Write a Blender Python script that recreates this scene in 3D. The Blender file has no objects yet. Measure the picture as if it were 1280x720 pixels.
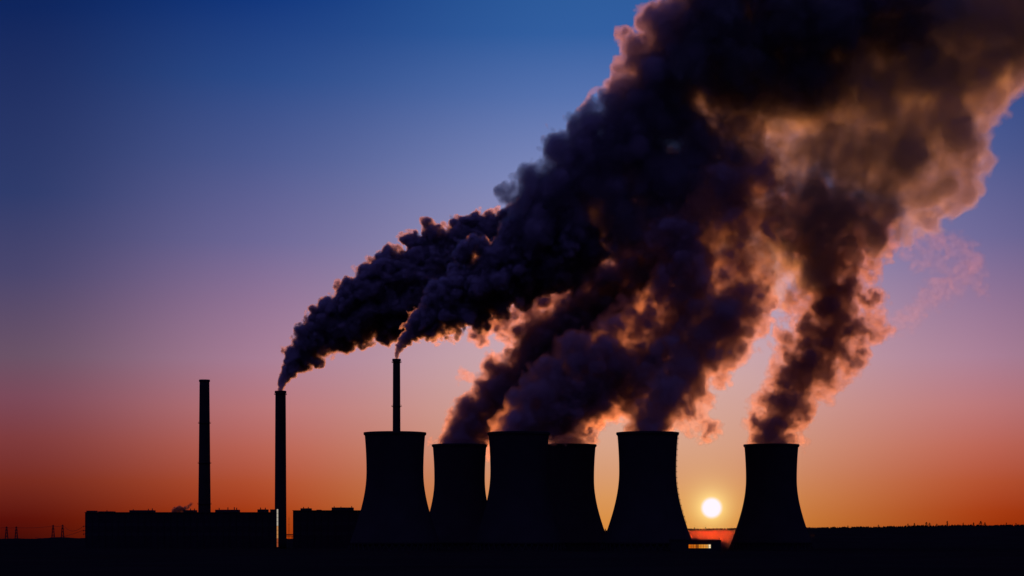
import bpy, bmesh, math, random
import numpy as np
from mathutils import Vector, Matrix

random.seed(7)
rng = np.random.default_rng(11)
scene = bpy.context.scene
C = scene.collection
R = math.radians

# ------------------------------------------------------------------ camera
F_PX, CX, HY, CAM_Z = 2666.0, 640.0, 674.0, 11.0      # telephoto, 27 degrees wide; level, with a rising lens
cam_d = bpy.data.cameras.new('camera')
cam = bpy.data.objects.new('camera', cam_d)
C.objects.link(cam)
cam.location = (0, 0, CAM_Z)
cam.rotation_euler = (R(90), 0, 0)
cam_d.sensor_width = 36.0
cam_d.lens = 36.0 * F_PX / 1280.0
cam_d.shift_y = (HY - 360.0) / 1280.0
cam_d.clip_start = 1.0
cam_d.clip_end = 120000.0
scene.camera = cam


def at(px, py, D):
    return Vector(((px - CX) / F_PX * D, D, CAM_Z + (HY - py) / F_PX * D))


# ------------------------------------------------------------------ sun and sky
SUN_PX = (889.5, 635.0)
sun_az = math.atan((SUN_PX[0] - CX) / F_PX)            # clockwise from +Y
sun_el = math.atan((HY - SUN_PX[1]) / F_PX)
sun_dir = Vector((math.sin(sun_az) * math.cos(sun_el), math.cos(sun_az) * math.cos(sun_el), math.sin(sun_el)))

sl = bpy.data.lights.new('sun', 'SUN')
sl.energy = 1.1
sl.angle = R(0.5)
sl.color = (1.0, 0.29, 0.085)
so = bpy.data.objects.new('sun', sl)
C.objects.link(so)
so.rotation_euler = sun_dir.to_track_quat('Z', 'Y').to_euler()
so.location = (600, 3000, 900)


def lin(c):
    out = []
    for v in c:
        v = v / 255.0
        out.append(v / 12.92 if v <= 0.04045 else ((v + 0.055) / 1.055) ** 2.4)
    return tuple(out)


world = bpy.data.worlds.new('World')
scene.world = world
world.use_nodes = True
nt = world.node_tree
nt.nodes.clear()


def N(tp, **kw):
    n = nt.nodes.new(tp)
    for k, v in kw.items():
        setattr(n, k, v)
    return n


def math_node(op, a, b=None, clamp=False):
    n = N('ShaderNodeMath', operation=op, use_clamp=clamp)
    for i, v in enumerate((a, b)):
        if v is None:
            continue
        if isinstance(v, (int, float)):
            n.inputs[i].default_value = v
        else:
            nt.links.new(v, n.inputs[i])
    return n.outputs[0]


def ramp(fac, stops, interp='LINEAR'):
    n = N('ShaderNodeValToRGB')
    cr = n.color_ramp
    cr.interpolation = interp
    stops = sorted(stops)
    while len(cr.elements) < len(stops):
        cr.elements.new(0.5)
    for e, (p, c) in zip(cr.elements, stops):
        e.position = p
    for e, (p, c) in zip(cr.elements, stops):
        e.color = (*lin(c), 1)
    nt.links.new(fac, n.inputs[0])
    return n.outputs[0]


def mix(fac, a, b, blend='MIX'):
    n = N('ShaderNodeMix', data_type='RGBA', blend_type=blend)
    for sock, v in ((n.inputs[0], fac), (n.inputs[6], a), (n.inputs[7], b)):
        if isinstance(v, (int, float)):
            sock.default_value = v
        elif isinstance(v, tuple):
            sock.default_value = (*v, 1)
        else:
            nt.links.new(v, sock)
    return n.outputs[2]


def smooth(v, lo, hi, a=0.0, b=1.0):
    n = N('ShaderNodeMapRange', interpolation_type='SMOOTHSTEP')
    nt.links.new(v, n.inputs[0])
    for i, q in enumerate((lo, hi, a, b)):
        n.inputs[i + 1].default_value = q
    return n.outputs[0]


tc = N('ShaderNodeTexCoord')
sep = N('ShaderNodeSeparateXYZ')
nt.links.new(tc.outputs['Generated'], sep.inputs[0])
dx, dy, dz = sep.outputs
hyp = math_node('SQRT', math_node('ADD', math_node('MULTIPLY', dx, dx), math_node('MULTIPLY', dy, dy)))
elev = math_node('DIVIDE', dz, math_node('MAXIMUM', hyp, 1e-4))           # tangent of the elevation
T = 0.30
ev = math_node('DIVIDE', elev, T, clamp=True)


def E(y):
    return max(0.0, (HY - y) / F_PX / T)


top = [(1.0, None)]
prof_mid = [(E(0), (52, 95, 157)), (E(42), (56, 98, 161)), (E(120), (88, 116, 174)), (E(222), (128, 140, 188)), (E(330), (162, 155, 188)),
            (E(430), (202, 172, 180)), (E(474), (207, 172, 170)), (E(557), (211, 163, 140)), (E(590), (211, 156, 122)),
            (E(622), (214, 152, 101)), (E(650), (214, 146, 84)), (0.0, (210, 136, 72)), (1.0, (40, 80, 140))]
prof_side = [(E(0), (24, 57, 124)), (E(100), (47, 77, 137)), (E(200), (77, 91, 144)), (E(304), (109, 105, 151)), (E(380), (144, 116, 150)),
             (E(450), (167, 127, 151)), (E(510), (184, 120, 124)), (E(560), (184, 103, 92)), (E(604), (176, 84, 61)),
             (E(640), (165, 66, 42)), (0.0, (152, 54, 32)), (1.0, (18, 46, 108))]
prof_far = [(E(0), (13, 36, 88)), (E(22), (15, 38, 92)), (E(252), (46, 60, 107)), (E(350), (72, 70, 109)), (E(450), (103, 81, 102)),
            (E(500), (120, 74, 91)), (E(550), (124, 62, 66)), (E(602), (115, 46, 40)), (E(650), (86, 22, 20)), (0.0, (64, 16, 14)), (1.0, (10, 30, 78))]
az = math_node('ARCTAN2', dx, dy)
az_c = math.atan((780 - CX) / F_PX)
dv = math_node('ABSOLUTE', math_node('SUBTRACT', az, az_c))
A = lambda p: math.atan(p / F_PX)
f1 = smooth(dv, A(20), A(500))
f2 = smooth(dv, A(400), A(790))
f3 = smooth(dv, A(800), A(2800))
sky = mix(f1, ramp(ev, prof_mid), ramp(ev, prof_side))
sky = mix(f2, sky, ramp(ev, prof_far))
dusk = ramp(ev, [(0.0, (10, 8, 16)), (0.35, (24, 20, 42)), (1.0, (56, 49, 104))])              # the darkening eastern sky behind the viewer
sky = mix(f3, sky, dusk)
sky = mix(smooth(elev, 0.30, 1.2), sky, lin((64, 62, 124)))               # overhead
# the sun's disc and the aureole round it
vd = N('ShaderNodeVectorMath', operation='DOT_PRODUCT')
nt.links.new(tc.outputs['Generated'], vd.inputs[0])
vd.inputs[1].default_value = sun_dir
ang = math_node('ARCCOSINE', math_node('MINIMUM', vd.outputs['Value'], 1.0))
px = lambda p: p / F_PX


def glow(width, col, amp):
    g = math_node('EXPONENT', math_node('MULTIPLY', ang, -1.0 / px(width)))
    n = N('ShaderNodeMix', data_type='RGBA', blend_type='MIX')
    nt.links.new(g, n.inputs[0])
    n.inputs[6].default_value = (0, 0, 0, 1)
    n.inputs[7].default_value = (*[amp * v for v in col], 1)
    return n.outputs[2]


sky = mix(1.0, sky, glow(13, (0.80, 0.95, 0.40), 1.0), 'ADD')
sky = mix(1.0, sky, glow(38, (1.0, 0.85, 0.2), 0.08), 'ADD')
disc = smooth(ang, px(8.5), px(15.0), 1.0, 0.0)
sky = mix(disc, sky, (1.0, 0.93, 1.1))
nish = N('ShaderNodeTexSky', sky_type='NISHITA')
nish.sun_disc = False
nish.sun_elevation = sun_el
nish.sun_rotation = sun_az
nish.dust_density = 2.0
hs = N('ShaderNodeHueSaturation')
hs.inputs['Saturation'].default_value = 1.05
nt.links.new(sky, hs.inputs['Color'])
sky = hs.outputs[0]
bg1 = N('ShaderNodeBackground')
nt.links.new(sky, bg1.inputs[0])
bg1.inputs[1].default_value = 1.0
bg2 = N('ShaderNodeBackground')
nt.links.new(nish.outputs[0], bg2.inputs[0])
bg2.inputs[1].default_value = 0.002
addn = N('ShaderNodeAddShader')
nt.links.new(bg1.outputs[0], addn.inputs[0])
nt.links.new(bg2.outputs[0], addn.inputs[1])
wout = N('ShaderNodeOutputWorld')
nt.links.new(addn.outputs[0], wout.inputs[0])

scene.view_settings.view_transform = 'Standard'
scene.view_settings.look = 'None'
scene.view_settings.exposure = 0.0
scene.view_settings.gamma = 1.0
scene.view_settings.use_curve_mapping = False
scene.render.engine = 'CYCLES'
cy = scene.cycles
cy.use_denoising = True
cy.volume_bounces = 6
cy.max_bounces = 8
cy.diffuse_bounces = 2
cy.transparent_max_bounces = 256
cy.sample_clamp_indirect = 4.0

# ------------------------------------------------------------------ helpers


def mat(name, color, rough=0.95, spec=0.0, noise=0.0, scale=0.2):
    m = bpy.data.materials.new(name)
    m.use_nodes = True
    t = m.node_tree
    b = t.nodes['Principled BSDF']
    b.inputs['Roughness'].default_value = rough
    b.inputs['Specular IOR Level'].default_value = spec
    if noise:
        n = t.nodes.new('ShaderNodeTexNoise')
        n.inputs['Scale'].default_value = scale
        n.inputs['Detail'].default_value = 6
        tc_ = t.nodes.new('ShaderNodeTexCoord')
        t.links.new(tc_.outputs['Object'], n.inputs['Vector'])
        r_ = t.nodes.new('ShaderNodeValToRGB')
        r_.color_ramp.elements[0].color = (*[c * (1 - noise) for c in color], 1)
        r_.color_ramp.elements[1].color = (*[c * (1 + noise) for c in color], 1)
        t.links.new(n.outputs['Fac'], r_.inputs[0])
        t.links.new(r_.outputs[0], b.inputs['Base Color'])
    else:
        b.inputs['Base Color'].default_value = (*color, 1)
    return m


def emit_mat(name, color, strength):
    m = bpy.data.materials.new(name)
    m.use_nodes = True
    b = m.node_tree.nodes['Principled BSDF']
    b.inputs['Base Color'].default_value = (0.02, 0.02, 0.02, 1)
    b.inputs['Emission Color'].default_value = (*color, 1)
    b.inputs['Emission Strength'].default_value = strength
    return m


M = dict(
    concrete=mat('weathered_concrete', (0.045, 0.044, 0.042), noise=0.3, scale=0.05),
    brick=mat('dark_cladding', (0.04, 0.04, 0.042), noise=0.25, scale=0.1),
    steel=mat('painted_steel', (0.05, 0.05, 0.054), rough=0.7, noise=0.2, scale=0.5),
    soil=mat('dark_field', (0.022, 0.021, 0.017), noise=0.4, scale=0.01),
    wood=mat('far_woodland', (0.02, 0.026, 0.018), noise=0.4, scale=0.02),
    leaf=mat('conifer_foliage', (0.03, 0.045, 0.025), noise=0.4, scale=0.3),
    bark=mat('bark', (0.07, 0.05, 0.035), noise=0.3, scale=2.0),
    cable=mat('cable', (0.06, 0.06, 0.06)),
)


def link(name, bm, m, parent=None):
    me = bpy.data.meshes.new(name)
    bm.to_mesh(me)
    bm.free()
    o = bpy.data.objects.new(name, me)
    C.objects.link(o)
    if m is not None:
        me.materials.append(m)
    if parent is not None:
        o.parent = parent
    return o


def tag(o, label, cat, group=None, kind=None):
    o['label'] = label
    o['category'] = cat
    if group:
        o['group'] = group
    if kind:
        o['kind'] = kind
    return o


def thing(name, loc, label, cat, group=None):
    o = bpy.data.objects.new(name, None)
    o.empty_display_size = 0.5
    C.objects.link(o)
    o.location = loc
    return tag(o, label, cat, group)


def box(bm, x0, x1, y0, y1, z0, z1):
    vs = [bm.verts.new((x, y, z)) for z in (z0, z1) for x, y in ((x0, y0), (x1, y0), (x1, y1), (x0, y1))]
    for f in ((3, 2, 1, 0), (4, 5, 6, 7), (0, 1, 5, 4), (1, 2, 6, 5), (2, 3, 7, 6), (3, 0, 4, 7)):
        bm.faces.new([vs[i] for i in f])


def bar(bm, a, b, r, n=6, r2=None):
    a, b = Vector(a), Vector(b)
    d = (b - a)
    q = d.to_track_quat('Z', 'Y')
    rings = []
    for p, rr in ((a, r), (b, r if r2 is None else r2)):
        rings.append([bm.verts.new(p + q @ Vector((math.cos(2 * math.pi * i / n) * rr, math.sin(2 * math.pi * i / n) * rr, 0))) for i in range(n)])
    for i in range(n):
        j = (i + 1) % n
        bm.faces.new((rings[0][i], rings[0][j], rings[1][j], rings[1][i]))
    bm.faces.new(rings[0][::-1])
    bm.faces.new(rings[1])


def lathe(bm, prof, n=64, closed=False):
    """prof: list of (radius, z), revolved about z; closed joins the last ring to the first."""
    rings = []
    for r, z in prof:
        rings.append([bm.verts.new((math.cos(2 * math.pi * i / n) * r, math.sin(2 * math.pi * i / n) * r, z)) for i in range(n)])
    prs = list(zip(rings, rings[1:])) + ([(rings[-1], rings[0])] if closed else [])
    for a, b in prs:
        for i in range(n):
            j = (i + 1) % n
            bm.faces.new((a[i], a[j], b[j], b[i]))
    return rings


def shade(o):
    for p in o.data.polygons:
        p.use_smooth = True
    return o


# ------------------------------------------------------------------ terrain
def ground():
    bm = bmesh.new()
    rad = [0, 20, 50, 90, 140, 200, 300, 450, 700, 1100, 1700, 2500, 4000, 5500]
    n = 72
    prev = None
    for r in rad:
        if r == 0:
            prev = [bm.verts.new((0, 0, 9.2))]
            continue
        z = 9.2 * math.exp(-(r / 150.0) ** 2)
        ring = []
        for i in range(n):
            a = 2 * math.pi * i / n
            ring.append(bm.verts.new((math.cos(a) * r, math.sin(a) * r, z + (random.uniform(-0.2, 0.2) if 200 < r < 1500 else 0))))
        if len(prev) == 1:
            for i in range(n):
                bm.faces.new((prev[0], ring[i], ring[(i + 1) % n]))
        else:
            for i in range(n):
                j = (i + 1) % n
                bm.faces.new((prev[i], ring[i], ring[j], prev[j]))
        prev = ring
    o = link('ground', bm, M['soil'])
    o['kind'] = 'structure'


ground()


def ridge(name, D, knots, front, back, step, jag, m):
    """A long rise of land; knots give its skyline in pixels at distance D."""
    bm = bmesh.new()
    xs = np.arange(knots[0][0], knots[-1][0] + 1e-3, step)
    ys = np.interp(xs, [k[0] for k in knots], [k[1] for k in knots])
    rows = []
    for fr, off in ((0.0, -front), (0.45, -front * 0.5), (0.9, -front * 0.12), (1.0, 0), (0.85, back * 0.3), (0.0, back)):
        row = []
        for x, y in zip(xs, ys):
            p = at(x, y, D)
            z = max(0.3, p.z) * fr + (random.uniform(-jag, jag) if 0 < fr else -1.0)
            row.append(bm.verts.new((p.x, D + off, z)))
        rows.append(row)
    for a, b in zip(rows, rows[1:]):
        for i in range(len(a) - 1):
            bm.faces.new((a[i], a[i + 1], b[i + 1], b[i]))
    o = shade(link(name, bm, m))
    o['kind'] = 'structure'
    return o


RIDGE = [(430, 673.6), (560, 670), (700, 665), (760, 663.6), (865, 662.5), (915, 661.5), (1012, 660.2), (1100, 659.2),
         (1180, 657.4), (1280, 657.0), (1500, 656), (1800, 662), (2100, 673)]
ridge('hill', 4300, RIDGE, 900, 1100, 6, 0.35, M['soil'])
LOWER = [(-1500, 673), (-500, 673), (-100, 672.8), (0, 673.6), (20, 672.9), (40, 673.5), (60, 672.3), (66, 671.6), (80, 671.6), (86, 672.6), (120, 672.4), (200, 673), (460, 673.6)]
ridge('low_rise', 3400, LOWER, 300, 500, 2, 0.25, M['soil'])


def far_wood():
    """The wood that covers the skyline of the hill: hundreds of small pointed and rounded crowns."""
    bm = bmesh.new()
    kx = [k[0] for k in RIDGE]
    ky = [k[1] for k in RIDGE]
    for i in range(1500):
        x = random.uniform(850, 1420) if i % 4 else random.uniform(700, 930)
        D = 4300 + random.uniform(-40, 100)
        p = at(x, np.interp(x, kx, ky), 4300)
        clump = 0.5 + 0.5 * math.sin(x * 0.13) * math.sin(x * 0.041 + 1)
        h = random.uniform(1.0, 2.2) + 2.2 * clump * random.random()
        w = h * random.uniform(0.35, 0.75)
        z = p.z - 1.0
        k = 6
        a0 = random.random() * 6
        rings = []
        for fr, fz in ((0.5, 0.0), (1.0, 0.3), (0.6, 0.68), (0.08, 1.0)):
            rings.append([bm.verts.new((p.x + math.cos(a0 + 2 * math.pi * q / k) * w * fr * random.uniform(.75, 1.2),
                                        D + math.sin(a0 + 2 * math.pi * q / k) * w * fr, z + fz * (h + 1.0))) for q in range(k)])
        for a, b in zip(rings, rings[1:]):
            for q in range(k):
                bm.faces.new((a[q], a[(q + 1) % k], b[(q + 1) % k], b[q]))
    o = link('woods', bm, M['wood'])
    tag(o, 'dark band of far woodland along the skyline of the low hill', 'woods', kind='stuff')


far_wood()

# ------------------------------------------------------------------ cooling towers
BIG, FAR = 1985.0, 2237.0


def tower_bm(H=110.0):
    rw, zw = 26.5, 74.0
    prof_out, prof_in = [], []
    for k in range(41):
        z = 6.0 + (H - 6.0) * k / 40
        b = 54.0 if z < zw else 96.0
        r = rw * math.sqrt(1 + ((z - zw) / b) ** 2)
        prof_out.append((r, z))
        prof_in.append((r - 0.8, z))
    return prof_out, prof_in


def cooling_tower(px, D, label):
    p = at(px, HY, D)
    t = thing('cooling_tower', (p.x, D, 0), label, 'cooling tower', 'cooling towers of the power station')
    out, inn = tower_bm()
    bm = bmesh.new()
    lathe(bm, out + inn[::-1], 96, closed=True)
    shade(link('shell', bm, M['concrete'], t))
    bm = bmesh.new()
    r, z = out[-1]
    lathe(bm, [(r + .02, z - 2.4), (r + 0.75, z - 2.0), (r + 0.95, z - .2), (r + .8, z + .25), (r - .6, z + .25), (r - .6, z + .02), (r + .02, z + .02)], 96, closed=True)
    link('rim', bm, M['concrete'], t)
    bm = bmesh.new()
    n = 44
    r0, r1 = out[0][0] + 1.8, out[0][0] - 0.4
    for i in range(n):
        for s in (-.5, .5):
            a, b = 2 * math.pi * i / n, 2 * math.pi * (i + s) / n
            bar(bm, (math.cos(b) * r0, math.sin(b) * r0, 0.0), (math.cos(a) * r1, math.sin(a) * r1, 6.3), 0.45)
    link('diagonal_columns', bm, M['concrete'], t)
    bm = bmesh.new()
    lathe(bm, [(r1 - 1.6, 0), (r1 - 1.6, 6.6), (r1 - 1.9, 6.6), (r1 - 1.9, 0)], 72, closed=True)
    link('inlet_sun_block', bm, M['steel'], t)  # ring added behind the columns so no sun shows between them
    bm = bmesh.new()
    lathe(bm, [(r0 + 2, -.3), (r0 + 2, .9), (r0 + 1.2, .9), (r0 + 1.2, -.3)], 72, closed=True)
    link('basin_wall', bm, M['concrete'], t)
    return t


T1 = cooling_tower(493.7, BIG, 'wide idle cooling tower without steam, a thin smoking chimney rising behind its rim')
T2 = cooling_tower(574.5, FAR, 'smaller steaming cooling tower just right of the idle steamless one')
T3 = cooling_tower(648.5, BIG, 'tall steaming tower at the middle of the tight trio, overlapping both its neighbours')
T4 = cooling_tower(711.0, FAR, 'smaller cooling tower half hidden behind the right side of a taller tower')
T5 = cooling_tower(809.5, BIG, 'tall steaming cooling tower just left of the setting sun')
T6 = cooling_tower(964.2, FAR, 'lone steaming cooling tower right of the setting sun')

# the ladder that shows as teeth on the right flank of the tower beside the sun
bm = bmesh.new()
out, _ = tower_bm()
a = R(-8)
pts = [((r + 0.55) * math.cos(a), (r + 0.55) * math.sin(a), z) for r, z in out[8:]]
for p, q in zip(pts, pts[1:]):
    bar(bm, p, q, 0.12)
for k in range(0, len(pts), 2):
    x, y, z = pts[k]
    box(bm, x - .5, x + .5, y - .5, y + .5, z - .25, z + .25)
link('ladder', bm, M['steel'], T5)


# ------------------------------------------------------------------ chimneys
def chimney(px, D, ytop, wtop, wbot, rings, label):
    p = at(px, HY, D)
    mpp = D / F_PX
    H = CAM_Z + (HY - ytop) * mpp
    r1, r0 = wtop * mpp / 2, wbot * mpp / 2
    t = thing('chimney', (p.x, D, 0), label, 'chimney', 'tall chimneys of the power station')
    bm = bmesh.new()
    prof = [(r0 + (r1 - r0) * k / 24, H * k / 24) for k in range(25)]
    lathe(bm, prof + [(r1 - .7, H), (r1 - .7, H - 12), (r0 - .9, 0)], 40, closed=True)
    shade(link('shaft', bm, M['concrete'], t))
    bm = bmesh.new()
    lathe(bm, [(r1 + .01, H - 2.6), (r1 + .7, H - 2.2), (r1 + .7, H + .3), (r1 - .5, H + .3), (r1 - .5, H + .02), (r1 + .01, H + .02)], 40, closed=True)
    link('crown_ring', bm, M['concrete'], t)
    for y in rings:
        z = CAM_Z + (HY - y) * mpp
        r = r0 + (r1 - r0) * z / H
        bm = bmesh.new()
        lathe(bm, [(r + .02, z - .5), (r + 1.3, z - .3), (r + 1.3, z + .1), (r + .02, z + .1)], 40, closed=True)
        for k in range(16):
            q = 2 * math.pi * k / 16
            x_, y_ = math.cos(q) * (r + 1.22), math.sin(q) * (r + 1.22)
            bar(bm, (x_, y_, z + .1), (x_, y_, z + 1.3), .06, 4)
        lathe(bm, [(r + 1.17, z + 1.25), (r + 1.27, z + 1.25), (r + 1.27, z + 1.37), (r + 1.17, z + 1.37)], 40, closed=True)
        link('gallery', bm, M['steel'], t)
    bm = bmesh.new()
    aa = R(-60)
    bar(bm, ((r0 + .3) * math.cos(aa), (r0 + .3) * math.sin(aa), 0), ((r1 + .3) * math.cos(aa), (r1 + .3) * math.sin(aa), H), .12, 4)
    link('ladder', bm, M['steel'], t)
    return t


CH1 = chimney(255.6, 2700, 475, 12.2, 16.4, [529, 579, 630], 'smokeless concrete chimney with two ring galleries, standing behind the long flat building')
CH2 = chimney(350.7, 2470, 489, 13.0, 15.0, [493], 'thick smoking chimney standing in front of the gap between two long buildings')
CH3 = chimney(495.7, 2200, 449, 9.0, 11.0, [453, 508], 'thin smoking chimney rising behind the rim of the idle cooling tower')


# ------------------------------------------------------------------ buildings
def rect_part(name, parent, D, x0, x1, y0, y1, depth=18.0, dy=6.0, m='steel'):
    """A block on a roof, given by its pixels on the facade plane of depth D; parent sits at the origin's base."""
    a, b = at(x0, y0, D), at(x1, y1, D)
    bm = bmesh.new()
    o = parent.location
    box(bm, a.x - o.x, b.x - o.x, dy, dy + depth, b.z - o.z, a.z - o.z)
    return link(name, bm, M[m], parent)


def long_building(D, x0, x1, ytop, depth, label, cat='building'):
    a, b = at(x0, ytop, D), at(x1, ytop, D)
    t = thing('boiler_house', (a.x, D, 0), label, cat)
    W, H = b.x - a.x, a.z
    bm = bmesh.new()
    box(bm, 0, W, 0, depth, -1, H)
    n = int(W / 8)
    for i in range(n + 1):                                                     # pilasters down the long front
        x = (W - 1.0) * i / n
        box(bm, x, x + 1.0, -.6, -.002, -1, H - 1.5)
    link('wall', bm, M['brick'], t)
    bm = bmesh.new()
    box(bm, -.5, W + .5, -.9, depth + .5, H + .003, H + .8)
    link('parapet', bm, M['concrete'], t)
    for z0 in (H * .35, H * .62):
        bm = bmesh.new()
        box(bm, .2, W - .2, -.12, -.003, z0, z0 + 4.0)
        link('window_band', bm, M['steel'], t)
    return t


BD = 2600.0
LB = long_building(BD, 106.4, 344.6, 641.0, 60, 'long flat black building at the foot of the smokeless chimney')
for x0, x1, y in ((106.6, 117.5, 638.2), (121.5, 140, 639.0), (160.5, 190.5, 637.6), (228, 243, 637.5), (268, 297, 637.0), (321, 333, 636.6), (337, 344.4, 636.6)):
    u = rect_part('roof_unit', LB, BD, x0, x1, y, 640.2)
for x, y in ((183, 635.8), (188, 635.2), (236, 635.5), (241, 635.5), (272, 634.6), (283, 634), (291, 633.8), (294, 634.4), (324, 634.2), (330, 634.4), (131, 637.6), (164, 636.3)):
    bm = bmesh.new()
    p = at(x, y, BD)
    bar(bm, (p.x - LB.location.x, 14, p.z - 3.2), (p.x - LB.location.x, 14, p.z), .55, 8)
    link('vent_pipe', bm, M['steel'], LB)
# insulator brackets on the left end wall, where the lines come in
for y in (658.2, 663.5, 668):
    p = at(106.2, y, BD)
    bm = bmesh.new()
    bar(bm, (-.002, 5, p.z), (-3.0, 5, p.z + .9), .35, 6)
    lathe_o = Vector((-3.0, 5, p.z + .2))
    bar(bm, lathe_o + Vector((0, 0, .7)), lathe_o - Vector((0, 0, 1.0)), .5, 8, .3)
    link('line_bracket', bm, M['steel'], LB)

RB = long_building(BD, 366.2, 462.0, 638.6, 60, 'flat black building between the thick smoking chimney and the idle cooling tower')
for x0, x1, y in ((375, 387.6, 635.2), (414, 440.5, 634.2), (395, 400, 637.0)):
    rect_part('roof_unit', RB, BD, x0, x1, y, 637.8)
for x, y in ((378, 633.4), (384, 633.6), (416.5, 632.6), (425, 633), (438.5, 632.4)):
    bm = bmesh.new()
    p = at(x, y, BD)
    bar(bm, (p.x - RB.location.x, 14, p.z - 2.6), (p.x - RB.location.x, 14, p.z), .5, 8)
    link('vent_pipe', bm, M['steel'], RB)

# added glowing strip in place of a sun glint at the thick chimney's foot
SD = 2450.0
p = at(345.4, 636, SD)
st = thing('glint_strip', (p.x, SD, 0), 'slim glowing glint strip added against the foot of the thick smoking chimney', 'glint strip')
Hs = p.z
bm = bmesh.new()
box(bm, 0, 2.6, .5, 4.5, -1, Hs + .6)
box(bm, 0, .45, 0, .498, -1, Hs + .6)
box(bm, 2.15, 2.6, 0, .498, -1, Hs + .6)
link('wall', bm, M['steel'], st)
glint_emit = [(1.0, (1.0, .86, .7), .42), (.62, (1.0, .42, .14), .5), (.45, (1.0, .2, .06), .3)]
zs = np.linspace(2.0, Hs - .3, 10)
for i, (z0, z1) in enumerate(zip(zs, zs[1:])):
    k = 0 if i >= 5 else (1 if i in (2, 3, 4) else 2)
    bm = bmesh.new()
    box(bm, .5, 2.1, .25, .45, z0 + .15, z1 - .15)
    nm = 'glint_glow_%d' % k
    mm = bpy.data.materials.get(nm) or emit_mat(nm, glint_emit[k][1], glint_emit[k][2])
    link('window', bm, mm, st)  # emissive slab of the glint strip, no real window

# pipe bridge and mast in the gap beside the chimney
bm = bmesh.new()
a, b = at(354.5, 668.2, 2560), at(367, 668.2, 2560)
bar(bm, (0, 0, a.z), (b.x - a.x, 0, a.z), .55, 8)
bar(bm, (0, 0, a.z - 1.7), (b.x - a.x, 0, a.z - 1.7), .4, 8)
pb = thing('pipe_bridge', (a.x, 2560, 0), 'low pipe bridge crossing the narrow gap right of the thick chimney', 'pipe bridge')
link('pipe', bm, M['steel'], pb)
for f in (.15, .85):
    bm = bmesh.new()
    box(bm, (b.x - a.x) * f - .3, (b.x - a.x) * f + .3, -.5, .5, -.5, a.z - 2.15)
    link('support', bm, M['steel'], pb)
bm = bmesh.new()
a = at(361.2, 646, 2640)
bar(bm, (0, 0, -.5), (0, 0, a.z), .28, 6, .12)
for f in (.55, .75, .93):
    bar(bm, (-1.4, 0, a.z * f), (1.4, 0, a.z * f), .1, 4)
o = link('lightning_mast', bm, M['steel'])
o.location = (a.x, 2640, 0)
tag(o, 'thin mast with short crossarms in the gap between the two long buildings', 'mast')

# low pump house with lit windows in front of the tower by the sun
PD = 1925.0
a, b = at(838, 675.6, PD), at(901, 675.6, PD)
ph = thing('pump_house', (a.x, PD, 0), 'low pump house with a row of glowing amber windows under the sun', 'building')
W, H = b.x - a.x, a.z
w0, w1 = at(860.6, 680, PD).x - a.x, at(888.6, 680, PD).x - a.x
zw0, zw1 = at(0, 685.6, PD).z, at(0, 680.2, PD).z
bm = bmesh.new()
box(bm, 0, W, .402, 12, -.5, H)
box(bm, 0, w0, 0, .4, -.5, H)
box(bm, w1, W, 0, .4, -.5, H)
box(bm, w0, w1, 0, .4, -.5, zw0)
box(bm, w0, w1, 0, .4, zw1, H)
link('wall', bm, M['brick'], ph)
bm = bmesh.new()
box(bm, -.4, W + .4, -.5, 12.4, H + .003, H + .5)
link('roof', bm, M['concrete'], ph)
bm = bmesh.new()
q = at(857, 673.6, PD)
box(bm, -.2, q.x - a.x, 1, 11, H + .503, q.z)
link('roof_house', bm, M['brick'], ph)
for x in (872.5, 879, 899.5):
    bm = bmesh.new()
    xx = at(x, 0, PD).x - a.x
    bar(bm, (xx, 3, H + .503), (xx, 3, H + 1.4 + (1.0 if x > 890 else 0)), .25, 8)
    link('vent_pipe', bm, M['steel'], ph)
nw = 9
amber = [(1.0, .20, .0), (1.0, .22, .01), (1.0, .24, .01), (1.0, .24, .01), (1.0, .32, .02), (1.0, .36, .04), (1.0, .38, .05), (1.0, .44, .08), (1.0, .8, .5)]
stren = [.75, .62, .7, .3, .8, .85, .95, .8, 1.15]
for i in range(nw):
    x0 = w0 + (w1 - w0) * i / nw
    x1 = w0 + (w1 - w0) * (i + 1) / nw
    bm = bmesh.new()
    box(bm, x0 + .05, x1 - .05, .12, .3, zw0 + .05, zw1 - .05)
    box(bm, x0 + .22, (x0 + x1) / 2 - .06, .06, .118, zw0 + .22, zw1 - .22)
    f = link('window', bm, M['steel'], ph)
    bm = bmesh.new()
    zm = zw0 + (zw1 - zw0) * .52
    for u0, u1 in ((x0 + .22, (x0 + x1) / 2 - .1), ((x0 + x1) / 2 + .1, x1 - .22)):
        for v0, v1 in ((zw0 + .3, zm - .1), (zm + .1, zw1 - .3)):
            box(bm, u0, u1, .03, .058, v0, v1)
    link('pane', bm, emit_mat('lit_pane', amber[i], stren[i]), f)


# ------------------------------------------------------------------ pylons and lines
def pylon_parts(H, wb):
    bm = bmesh.new()
    wt = wb * .16
    nseg = 6
    lv = [0] + [H * (1 - (1 - k / nseg) ** 1.25) for k in range(1, nseg + 1)]
    cor = lambda z: [Vector((sx * (wb + (wt - wb) * z / H) / 2, sy * (wb + (wt - wb) * z / H) / 2, z)) for sx, sy in ((-1, -1), (1, -1), (1, 1), (-1, 1))]
    for z0, z1 in zip(lv, lv[1:]):
        c0, c1 = cor(z0), cor(z1)
        for i in range(4):
            j = (i + 1) % 4
            bar(bm, c0[i], c1[i], .42, 4)
            bar(bm, c0[i], c1[j], .16, 4)
            bar(bm, c0[j], c1[i], .16, 4)
    arms = []
    for z, L in ((H * .94, 2.1), (H * .80, 2.9)):
        arm = bmesh.new()
        arms.append(arm)
        bar(arm, (-L, 0, z), (L, 0, z), .2, 4)
        for s in (-1, 1):
            bar(arm, (s * L, 0, z), (0, 0, z + H * .05), .14, 4)
    return bm, arms


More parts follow.
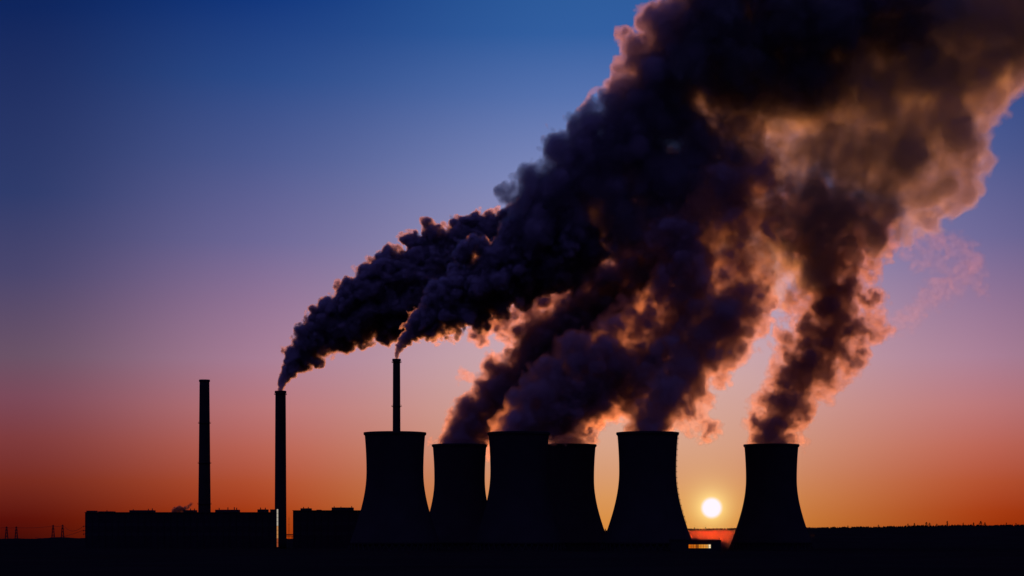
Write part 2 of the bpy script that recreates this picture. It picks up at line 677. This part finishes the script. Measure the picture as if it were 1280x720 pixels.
PY = [(8.2, 658.2, 3450, 'lattice pylon nearest the left picture edge, at the low rise'),
      (20.4, 658.2, 3450, 'second lattice pylon from the left edge, far from the building'),
      (66.4, 656.2, 3350, 'taller lattice pylon on a hump, left one of the pair by the building'),
      (78.2, 656.0, 3350, 'taller lattice pylon on a hump, right one of the pair by the building')]
tops = []
for x, y, D, lab in PY:
    p = at(x, y, D)
    t = thing('pylon', (p.x, D, 0), lab, 'pylon', 'lattice pylons left of the buildings')
    b1, b2 = pylon_parts(p.z, 6.4)
    link('lattice_tower', b1, M['steel'], t)
    for b in b2:
        link('crossarm', b, M['steel'], t)
    tops.append(Vector((p.x, D, p.z * .94)))


def wire(a, b, sag, label, r=.2):
    bm = bmesh.new()
    o = Vector(a)
    pts = []
    for k in range(17):
        f = k / 16
        pts.append(Vector(a).lerp(Vector(b), f) - o - Vector((0, 0, sag * 4 * f * (1 - f))))
    for p, q in zip(pts, pts[1:]):
        bar(bm, p, q, r, 4)
    w = link('power_line', bm, M['cable'])
    w.location = o
    tag(w, label, 'power line', 'overhead power lines')


dx3 = Vector((2.0, 0, 0))
wire(at(-60, 658.5, 3450), tops[0] - dx3, 1, 'power line reaching the leftmost pylon from outside the picture')
wire(tops[1] + dx3, tops[2] - dx3, 1.2, 'power line between the two pairs of pylons')
wire(tops[0] + dx3, tops[1] - dx3, .4, 'short power line between the two leftmost pylons')
wire(tops[2] + dx3, tops[3] - dx3, .4, 'short power line between the taller pair of pylons')
lbx = LB.location.x
wire(tops[3] + dx3, Vector((lbx - 3.0, BD + 5, at(0, 658.2, BD).z + .9)), 7, 'power line sagging from the last pylon to the end of the long building')
wire(at(44, 672, 3380), Vector((lbx - 3.0, BD + 5, at(0, 663.5, BD).z + .9)), 5, 'lower power line climbing from the low rise to the long building')


# ------------------------------------------------------------------ trees that stand out on the skyline
def tree_meshes(h, w, seed):
    rr = random.Random(seed)
    tr = bmesh.new()
    bar(tr, (0, 0, -2.0), (0, 0, h * .8), .3, 6, .08)
    for k in range(5):
        a = rr.uniform(0, 6.28)
        z = h * rr.uniform(.3, .7)
        bar(tr, (0, 0, z), (math.cos(a) * w * .4, math.sin(a) * w * .4, z + h * .08), .1, 4, .03)
    cr = bmesh.new()
    for k in range(150):
        f = rr.random() ** .8
        z = h * (.18 + .82 * f)
        rad = w * .5 * (1 - f) ** .7 * rr.uniform(.3, 1.15) + .12
        a = rr.uniform(0, 6.28)
        c = Vector((math.cos(a) * rad, math.sin(a) * rad, z))
        s = rr.uniform(.5, 1.1) * h / 10
        vs = [cr.verts.new(c + Vector((rr.uniform(-s, s), rr.uniform(-s, s), rr.uniform(-s, s) * .7))) for _ in range(4)]
        for f3 in ((0, 1, 2), (0, 2, 3), (0, 3, 1), (1, 3, 2)):
            cr.faces.new([vs[q] for q in f3])
    return tr, cr


kx = [k[0] for k in RIDGE]
ky = [k[1] for k in RIDGE]
protos = []
TREES = [(1135, 7.5, 4.5), (1143, 8.5, 5), (1158, 9.5, 11), (1162, 8, 9), (1184, 11, 4.5), (1217, 8, 5), (1226, 11, 10), (1231, 8, 7), (1258, 7, 6),
         (868, 6.5, 6), (882, 6.5, 4), (1060, 5.5, 4), (1098, 6.5, 5), (1171, 6, 6), (1204, 7.5, 4), (1270, 6, 7), (756.5, 6, 3), (763, 7, 3)]
for i, (x, h, w) in enumerate(TREES):
    h, w = h * .95, w * .85
    p = at(x, np.interp(x, kx, ky), 4260)
    kind = 'dark pointed tree' if w < h * .75 else 'dark broad bushy tree'
    where = 'by the sun between the towers' if 860 < x < 900 else ('in the slit between two towers' if x < 800 else 'on the skyline right of the last tower')
    t = thing('tree', (p.x, 4260, p.z - 0.8), '%s %s' % (kind, where), 'tree', '%ss %s' % (kind, where))
    a, b = tree_meshes(h, w, 100 + i)
    link('trunk', a, M['bark'], t)
    link('crown', b, M['leaf'], t)


# ------------------------------------------------------------------ smoke and steam
def upmat(n, period, off):
    """Weights that interpolate a coarse lattice (cubic B-spline) at n points."""
    x = (np.arange(n) + off) / period
    i = np.floor(x).astype(int)
    t = x - i
    m = i.max() + 4
    Wm = np.zeros((n, m), np.float32)
    w = [(1 - t) ** 3 / 6, (3 * t ** 3 - 6 * t ** 2 + 4) / 6, (-3 * t ** 3 + 3 * t ** 2 + 3 * t + 1) / 6, t ** 3 / 6]
    for k in range(4):
        Wm[np.arange(n), i + k] = w[k]
    return Wm


def vnoise(shape, period, gen):
    ms = [upmat(n, period, gen.random() * period) for n in shape]
    L = gen.standard_normal([m.shape[1] for m in ms]).astype(np.float32)
    a = np.tensordot(ms[2], L, axes=(1, 2))          # z, X, Y
    a = np.tensordot(ms[1], a, axes=(1, 2))          # y, z, X
    a = np.tensordot(ms[0], a, axes=(1, 2))          # x, y, z
    return a * 2.1


def surface_nets(Fd, iso, origin, h):
    s = Fd > iso
    nx, ny, nz = Fd.shape
    cnt = np.zeros((nx - 1, ny - 1, nz - 1), np.uint8)
    for dx_ in (0, 1):
        for dy_ in (0, 1):
            for dz_ in (0, 1):
                cnt += s[dx_:nx - 1 + dx_, dy_:ny - 1 + dy_, dz_:nz - 1 + dz_]
    cells = np.argwhere((cnt > 0) & (cnt < 8))
    if len(cells) == 0:
        return np.zeros((0, 3)), np.zeros((0, 4), int)
    idx = np.full(cnt.shape, -1, np.int32)
    idx[cells[:, 0], cells[:, 1], cells[:, 2]] = np.arange(len(cells))
    acc = np.zeros((len(cells), 3), np.float32)
    num = np.zeros(len(cells), np.float32)
    cv = {}
    for c in [(i, j, k) for i in (0, 1) for j in (0, 1) for k in (0, 1)]:
        cv[c] = Fd[cells[:, 0] + c[0], cells[:, 1] + c[1], cells[:, 2] + c[2]] - iso
    for ax in range(3):
        for u in (0, 1):
            for v in (0, 1):
                c0 = [u, v]
                c0.insert(ax, 0)
                c1 = list(c0)
                c1[ax] = 1
                f0, f1_ = cv[tuple(c0)], cv[tuple(c1)]
                x = (f0 > 0) != (f1_ > 0)
                t = np.where(x, f0 / np.where(x, f0 - f1_, 1), 0)
                pos = np.tile(np.array(c0, np.float32), (len(cells), 1))
                pos[:, ax] = t
                acc += pos * x[:, None]
                num += x
    V = (cells + acc / num[:, None]) * h + np.array(origin)
    quads = []
    for ax in range(3):
        a0 = [slice(1, -1)] * 3
        a0[ax] = slice(0, -1)
        a1 = [slice(1, -1)] * 3
        a1[ax] = slice(1, None)
        s0, s1 = s[tuple(a0)], s[tuple(a1)]
        e = np.argwhere(s0 != s1)
        if len(e) == 0:
            continue
        flip = s1[e[:, 0], e[:, 1], e[:, 2]]
        e = e + np.array([0 if k == ax else 1 for k in range(3)])
        o1, o2 = [k for k in range(3) if k != ax]
        q = []
        for d1, d2 in ((0, 0), (1, 0), (1, 1), (0, 1)):
            cc = e.copy()
            cc[:, o1] -= d1
            cc[:, o2] -= d2
            q.append(idx[cc[:, 0], cc[:, 1], cc[:, 2]])
        q = np.stack(q, 1)
        if ax == 1:
            flip = ~flip
        q[flip] = q[flip][:, ::-1]
        quads.append(q)
    return V, np.concatenate(quads)


def np_mesh(name, V, Q, m, parent=None):
    me = bpy.data.meshes.new(name)
    me.vertices.add(len(V))
    me.vertices.foreach_set('co', V.astype(np.float32).ravel())
    me.loops.add(len(Q) * 4)
    me.loops.foreach_set('vertex_index', Q.astype(np.int32).ravel())
    me.polygons.add(len(Q))
    me.polygons.foreach_set('loop_start', np.arange(0, len(Q) * 4, 4, dtype=np.int32))
    me.update(calc_edges=True)
    me.materials.append(m)
    o = bpy.data.objects.new(name, me)
    C.objects.link(o)
    if parent is not None:
        o.parent = parent
    return o


def vol_mat(name, color, density, aniso, surf=0.0):
    m = bpy.data.materials.new(name)
    m.use_nodes = True
    t = m.node_tree
    t.nodes.clear()
    out = t.nodes.new('ShaderNodeOutputMaterial')
    v = t.nodes.new('ShaderNodeVolumePrincipled')
    v.inputs['Color'].default_value = (*color, 1)
    v.inputs['Density'].default_value = density
    v.inputs['Anisotropy'].default_value = aniso
    t.links.new(v.outputs[0], out.inputs['Volume'])
    if surf > 0:                                       # a faint translucent skin added over the volume's outer face
        mx = t.nodes.new('ShaderNodeMixShader')
        tr = t.nodes.new('ShaderNodeBsdfTransparent')
        tl = t.nodes.new('ShaderNodeBsdfTranslucent')
        tl.inputs[0].default_value = (*color, 1)
        mx.inputs[0].default_value = surf
        t.links.new(tr.outputs[0], mx.inputs[1])
        t.links.new(tl.outputs[0], mx.inputs[2])
        t.links.new(mx.outputs[0], out.inputs['Surface'])
    return m


def puffs_from(path, extras, D0, D1, gen, sub=7, spread=.35):
    """World-space puffs (centre, radius, weight) along a path of (x, y, r[, w]) pixels."""
    P = []
    n = len(path)
    # resample the path so that neighbours overlap
    for i in range(n):
        a = path[i]
        b = path[min(i + 1, n - 1)]
        steps = max(1, int(math.hypot(b[0] - a[0], b[1] - a[1]) / (0.55 * (a[2] + b[2]) / 2)))
        for k in range(steps if i < n - 1 else 1):
            f = k / steps
            x, y, r = (a[j] + (b[j] - a[j]) * f for j in range(3))
            w = (a[3] if len(a) > 3 else 1.0)
            fr = (i + f) / (n - 1)
            D = D0 + (D1 - D0) * fr
            P.append((x, y, r, D, w, fr))
    for e in extras:
        w = e[3] if len(e) > 3 else 1.0
        d2 = min(P, key=lambda q: math.hypot(q[0] - e[0], q[1] - e[1]))
        P.append((e[0], e[1], e[2], d2[3] + (e[4] if len(e) > 4 else 0), w, d2[5]))
    out_ = []
    for x, y, r, D, w, fr in P:
        c = np.array(at(x, y, D))
        rm = r * D / F_PX
        out_.append((c, rm * .86, w))
        for k in range(sub):
            v = gen.standard_normal(3)
            v /= np.linalg.norm(v)
            rr = rm * gen.uniform(.25, .5)
            out_.append((c + v * (rm * .98 - rr * gen.uniform(.5, .95)), rr, w * gen.uniform(.7, 1.1)))
    return out_


def plume_field(puffs, h, gen, amp=.43, mouth=None, rough=1.0, fine=2.6):
    cs = np.array([p[0] for p in puffs])
    rs = np.array([p[1] for p in puffs])
    lo = (cs - rs[:, None] * 1.45).min(0) - 3 * h
    hi = (cs + rs[:, None] * 1.45).max(0) + 3 * h
    shape = tuple(int(math.ceil(v)) for v in (hi - lo) / h)
    big = np.full(shape, -1.2, np.float32)
    Rn = np.zeros(shape, np.float32)
    Rd = np.full(shape, 1e-6, np.float32)
    for c, r, w in puffs:
        ext = r * 1.9
        i0 = np.maximum(((c - ext - lo) / h).astype(int), 0)
        i1 = np.minimum(((c + ext - lo) / h).astype(int) + 2, shape)
        if (i1 <= i0).any():
            continue
        ax = [(np.arange(i0[k], i1[k]) * h + lo[k] - c[k]) ** 2 for k in range(3)]
        d = np.sqrt(ax[0][:, None, None] + ax[1][None, :, None] + ax[2][None, None, :])
        u = 1 - d / r
        val = np.where(u > 0, u * w, u)
        sl_ = tuple(slice(i0[k], i1[k]) for k in range(3))
        np.maximum(big[sl_], val, out=big[sl_])
        wt = np.exp(3.0 * np.maximum(u, -1.0)).astype(np.float32)
        Rn[sl_] += wt * r
        Rd[sl_] += wt
    Rf = np.where(Rd > 1e-5, Rn / Rd, rs.mean())
    Fd = big
    lam = float(rs.max()) * 1.1
    while lam > fine * h:
        ratio = lam / np.maximum(Rf, 1e-3)
        wgt = amp * np.where(ratio < 1.4, np.minimum(ratio, 1.0) ** (.52 / rough), 0.0) * np.clip((1.7 - ratio) / .5, 0, 1)
        nz = vnoise(shape, lam * .55 / h, gen)
        Fd = Fd + wgt * (np.abs(nz) * 0.75 - 0.36 + .12 * nz)
        lam *= .56
    if mouth is not None:                               # nothing inside the tower below its rim
        X, Y, Z = (np.arange(shape[k]) * h + lo[k] for k in range(3))
        rr = np.sqrt((X[:, None] - mouth[0]) ** 2 + (Y[None, :] - mouth[1]) ** 2)
        Fd = np.where((rr < 33.0)[:, :, None] & (Z < 109.0)[None, None, :], -1.0, Fd)
        Fd = np.where((Z < 90.0)[None, None, :], -1.0, Fd)
    Fd[0], Fd[-1] = -1, -1
    Fd[:, 0], Fd[:, -1] = -1, -1
    Fd[:, :, 0], Fd[:, :, -1] = -1, -1
    return Fd, lo


TRI = [0]


def drop_islands(V, Q, least):
    """Leave out specks of fewer than `least` faces that float free of the plume."""
    lab = np.arange(len(V))
    for _ in range(400):
        m = lab[Q].min(1)
        new = lab.copy()
        for k in range(4):
            np.minimum.at(new, Q[:, k], m)
        new = new[new]
        if (new == lab).all():
            break
        lab = new
    fl = lab[Q[:, 0]]
    cnt = np.bincount(fl, minlength=len(V))
    Q = Q[cnt[fl] >= least]
    used = np.zeros(len(V), bool)
    used[Q.ravel()] = True
    remap = np.cumsum(used) - 1
    return V[used], remap[Q]



def plume(name, puffs, h, levels, gen, label, cat, parent=None, group=None, part='billow', drop=600, **kw):
    Fd, lo = plume_field(puffs, h, gen, **kw)
    root = None
    for k, (iso, m) in enumerate(levels):
        V, Q = surface_nets(Fd, iso, lo, h)
        if drop:
            V, Q = drop_islands(V, Q, drop)
        TRI[0] += len(Q)
        if len(Q) == 0:
            continue
        if k == 0:
            root = np_mesh(name if parent is None else part, V, Q, m, parent)
            if parent is None:
                tag(root, label, cat, group)
        else:
            np_mesh('dense_core', V, Q, m, root if parent is None else parent)
    return root


SM_COL, ST_COL, CL_COL = (0.92, 0.90, 0.94), (0.88, 0.80, 0.84), (0.55, 0.60, 0.56)
SOOT = (.46, .42, .44)
G = .80
smk = [vol_mat('smoke_thin', SOOT, .11, .88, .03), vol_mat('smoke_mid', SM_COL, .22, .6), vol_mat('smoke_core', SM_COL, .50, .2)]
stm = [vol_mat('steam_thin', (.62, .50, .42), .032, .72, .02), vol_mat('steam_mid', ST_COL, .045, .75), vol_mat('steam_core', ST_COL, .10, .4)]
dst = [vol_mat('dark_steam_thin', (.62, .50, .46), .045, .80, .02), vol_mat('dark_steam_mid', ST_COL, .06, .75), vol_mat('dark_steam_core', ST_COL, .14, .35)]
cld = [vol_mat('cloud_thin', SOOT, .040, .86, .02), vol_mat('cloud_mid', SM_COL, .030, .70), vol_mat('cloud_core', SM_COL, .07, .3)]
veil = [vol_mat('veil_thin', CL_COL, .008, G, .015), vol_mat('veil_mid', CL_COL, .017, .76), vol_mat('veil_core', (.80, .78, .74), .026, .5)]
LV = lambda ms, a=0.0, b=.14, c=.34: list(zip((a, b, c), ms))
GRP = 'plumes rising from the power station'

# thick chimney
g = np.random.default_rng(1)
A_path = [(351, 487, 4.5), (353, 478, 6.5), (358, 468, 10), (366, 455, 15), (378, 441, 21), (396, 424, 28), (420, 405, 35), (450, 388, 42),
          (482, 372, 50), (515, 356, 54), (548, 336, 50), (580, 322, 46), (620, 306, 46), (680, 285, 50), (750, 265, 54), (820, 240, 56)]
A_ext = [(577, 286, 17), (593, 282, 13, .5), (397, 394, 13), (441, 364, 13), (478, 327, 14), (516, 302, 15), (545, 292, 14, .5),
         (432, 424, 18, .35), (455, 418, 20, .35), (480, 414, 20, .3), (515, 396, 30), (550, 384, 34), (590, 368, 38), (398, 452, 10, .5)]
plume('smoke_plume', puffs_from(A_path, A_ext, 2470, 2560, g), 1.15, LV(smk, 0, .10, .28), g,
      'dark navy smoke trail from the thick leftmost smoking chimney', 'smoke plume', group=GRP, rough=.85)

# thin chimney: a tight trail that swells into the great cloud
g = np.random.default_rng(2)
B_path = [(496, 447, 3.2), (497, 440, 4.5), (501, 431, 7), (509, 421, 11), (520, 411, 17), (538, 398, 25), (562, 383, 33), (592, 364, 42),
          (622, 346, 50), (655, 330, 54), (690, 312, 56)]
B_ext = [(582, 318, 18), (604, 313, 17), (570, 340, 14), (560, 408, 10, .4), (600, 404, 14, .5)]
BP = plume('smoke_plume', puffs_from(B_path, B_ext, 2200, 2190, g), 1.05, LV(smk, 0, .10, .28), g,
           'black smoke from the thin chimney, swelling into the great cloud across the upper right', 'smoke plume', group=GRP)
g = np.random.default_rng(3)
B2_path = [(690, 295, 58), (705, 250, 60), (745, 205, 66), (790, 165, 66), (820, 125, 62), (845, 85, 60), (865, 45, 58), (895, 10, 60), (930, -30, 64)]
B2_ext = [(655, 255, 26), (634, 240, 17, .5), (662, 220, 18), (697, 188, 26), (737, 152, 28), (775, 112, 24), (800, 72, 34), (782, 46, 18, .5), (828, 30, 34),
          (880, 185, 46), (770, 275, 50), (830, 230, 54), (722, 330, 32), (850, 285, 40, .5), (900, 150, 26, .5), (930, 235, 12), (744, 264, 34), (930, 60, 60, .36), (950, 110, 50, .28), (985, 30, 64, .33), (905, 110, 44, .45), (1050, 20, 66, .28), (1010, 85, 60, .24), (1110, 10, 60, .22), (900, 195, 44, .45), (920, 170, 40, .3), (800, 270, 34), (790, 290, 30)]
plume('smoke_plume', puffs_from(B2_path, B2_ext, 2190, 2210, g, sub=8), 2.0, LV(cld, 0, .10, .32), g, '', '', parent=BP, part='great_cloud', amp=.36, rough=.85)
g = np.random.default_rng(33)
B3_path = [(850, 115, 60, .45), (890, 110, 70, .7), (930, 110, 95), (990, 80, 110), (1050, 60, 118), (1120, 45, 120), (1190, 30, 112), (1265, 10, 102), (1340, -10, 95)]
B3_ext = [(960, 210, 70, .7), (1020, 190, 80, .7), (1080, 185, 85, .7), (1140, 175, 85, .8), (1180, 165, 70), (1205, 205, 42), (1190, 235, 36), (1150, 240, 50), (1095, 250, 55), (1040, 260, 60, .8), (985, 270, 60, .45),
          (1228, 125, 44), (1000, 0, 100), (1150, -10, 100), (900, 60, 80), (930, 270, 50, .4), (1060, 300, 36, .5), (1000, 330, 44, .4), (950, 320, 44, .35), (1130, 285, 28, .5), (970, 365, 26, .4), (900, 300, 50, .4),
          (1000, 130, 50), (1100, 120, 60), (1060, 215, 34), (1120, 215, 30)]
plume('smoke_plume', puffs_from(B3_path, B3_ext, 2190, 2330, g, sub=8), 2.2, LV(veil, 0, .15, .34), g, '', '', parent=BP, part='thin_cloud', amp=.42)

# steam of the five working towers
rim = 109.0
g = np.random.default_rng(4)
C_path = [(574.5, 558, 30), (580, 546, 34), (598, 528, 39), (624, 505, 43), (652, 480, 47), (680, 452, 52), (704, 424, 54), (735, 402, 56), (768, 378, 50, .7), (800, 340, 48, .75), (840, 300, 52, .5), (880, 250, 60, .45)]
C_ext = [(690, 380, 30, .5), (718, 364, 26, .5), (648, 415, 24, .45), (662, 392, 24, .35), (632, 408, 22, .3), (600, 412, 20, .25), (672, 408, 26, .4), (655, 438, 19), (615, 498, 16), (609, 558, 7, .3),
         (640, 470, 16), (665, 425, 16), (590, 525, 10), (745, 345, 34, .5), (790, 310, 40, .5)]
plume('steam_plume', puffs_from(C_path, C_ext, 2237, 2330, g, sub=10), 1.45, LV(dst, 0, .14, .38), g,
      'purple steam leaning right from the smaller tower next to the idle one', 'steam plume', group=GRP, mouth=T2.location)
g = np.random.default_rng(5)
D_path = [(648.5, 542, 33), (654, 530, 37), (676, 514, 41), (708, 498, 44), (744, 484, 46), (780, 468, 42), (806, 446, 36, .6), (826, 412, 38, .5), (848, 372, 40, .6), (856, 345, 40), (850, 305, 44, .5)]
D_ext = [(778, 494, 20), (748, 520, 15, .4), (730, 450, 40), (770, 425, 36, .45), (690, 476, 34), (800, 400, 38, .4), (795, 484, 17), (760, 510, 16, .6), (730, 525, 14, .6), (665, 500, 30), (720, 455, 34, .7), (755, 450, 30, .6)]
plume('steam_plume', puffs_from(D_path, D_ext, 1985, 2110, g, sub=10), 1.4, LV(dst, 0, .14, .38), g,
      'dark steam from the tall middle tower of the tight trio, spreading right over its neighbour', 'steam plume', group=GRP, mouth=T3.location)
g = np.random.default_rng(6)
E_path = [(711, 559, 30), (714, 548, 30), (724, 536, 27), (740, 522, 24), (758, 508, 22), (780, 495, 20)]
E_ext = [(738, 546, 10, .4), (735, 558, 9, .35), (690, 545, 20)]
plume('steam_plume', puffs_from(E_path, E_ext, 2237, 2250, g), 1.4, LV(stm, 0, .2, .45), g,
      'short fiery red steam curl above the half hidden smaller tower', 'steam plume', group=GRP, mouth=T4.location)
g = np.random.default_rng(7)
F_path = [(809.5, 540, 33), (812, 527, 35), (822, 506, 40), (836, 483, 44), (855, 455, 48), (880, 426, 50), (905, 400, 48), (928, 380, 38), (930, 340, 40, .35), (920, 300, 46, .35), (925, 250, 54, .4)]
F_ext = [(865, 512, 16, .55), (877, 500, 16, .55), (862, 535, 13, .25), (886, 538, 18, .18), (898, 470, 20, .5), (905, 452, 18, .5), (942, 400, 24, .35), (955, 375, 20, .3), (870, 372, 36, .4), (858, 425, 30, .45), (800, 510, 12, .4),
         (878, 525, 12, .4), (890, 345, 34, .4)]
plume('steam_plume', puffs_from(F_path, F_ext, 1985, 2120, g, sub=10), 1.35, LV(stm, 0, .17, .42), g,
      'reddish brown steam from the tall tower just left of the sun', 'steam plume', group=GRP, mouth=T5.location)
g = np.random.default_rng(8)
G_path = [(964, 559, 29), (966, 547, 31), (971, 530, 34), (983, 505, 38), (998, 478, 40), (1014, 452, 42), (1030, 425, 42), (1042, 395, 42), (1040, 365, 42), (1026, 335, 42), (1010, 312, 38)]
G_ext = [(1050, 442, 30, .5), (1070, 422, 26, .5), (1083, 398, 20, .4), (1076, 372, 20, .4), (1085, 345, 18, .35), (1000, 390, 24, .35), (985, 425, 20, .35), (962, 490, 16, .35), (958, 515, 14, .3), (1050, 320, 26), (985, 300, 30, .5),
         (1040, 285, 44, .45), (1000, 270, 50, .4), (1090, 290, 36, .3), (1070, 320, 30, .4), (1020, 300, 26), (1030, 480, 18, .5), (1045, 310, 22), (1000, 440, 30, .5), (985, 465, 28, .5), (1052, 395, 24), (1040, 440, 22), (1008, 480, 20), (985, 520, 20), (1060, 360, 18), (1065, 440, 24, .45), (1090, 410, 22, .4), (1092, 375, 20, .4), (1010, 370, 30, .5), (1055, 470, 16, .4)]
plume('steam_plume', puffs_from(G_path, G_ext, 2237, 2320, g, sub=10), 1.4, LV(stm, 0, .24, .50), g,
      'patchy brown steam column from the lone tower right of the sun', 'steam plume', group=GRP, mouth=T6.location, amp=.48)
# torn wisps drifting clear of it
g = np.random.default_rng(9)
W_path = [(1105, 408, 12, .3), (1135, 400, 14, .3), (1160, 375, 14, .3), (1190, 355, 16, .3), (1215, 335, 18, .3), (1205, 310, 16, .3), (1170, 300, 18, .3), (1140, 310, 16, .3)]
W_ext = [(1225, 360, 11, .25), (1150, 330, 14, .25), (1180, 330, 14, .25)]
wm = [vol_mat('wisp_thin', (.6, .5, .62), .006, G, .01)]
plume('steam_wisp', puffs_from(W_path, W_ext, 2320, 2340, g, sub=5), 1.5, [(.10, wm[0])], g,
      'faint torn pink wisps drifting right of the lone tower steam column', 'steam wisp', amp=.95, drop=60)
g = np.random.default_rng(10)
V_path = [(217, 639, 4), (222, 637, 5), (228, 637, 4.5), (233, 636, 3, .5), (239, 630, 2.6, .3)]
plume('steam_puff', puffs_from(V_path, [(224, 634, 3)], 2655, 2660, g, sub=5), .7, [(0, vol_mat('puff_thin', (.3, .25, .25), .12, .3, .03)), (.2, vol_mat('puff_core', (.3, .25, .25), .4, .3))], g,
      'small dark puff of steam on the long building roof beside the smokeless chimney', 'steam puff', amp=.5, drop=40)

# ------------------------------------------------------------------ red-tinted mist added in the dip for the red glow under the sun
bm = bmesh.new()
box(bm, 165, 330, 2250, 3500, .5, 22)
hz = link('glow_mist', bm, vol_mat('red_glow_mist', (0.9, 0.32, 0.22), 5.5e-6, .97))
hz['kind'] = 'stuff'
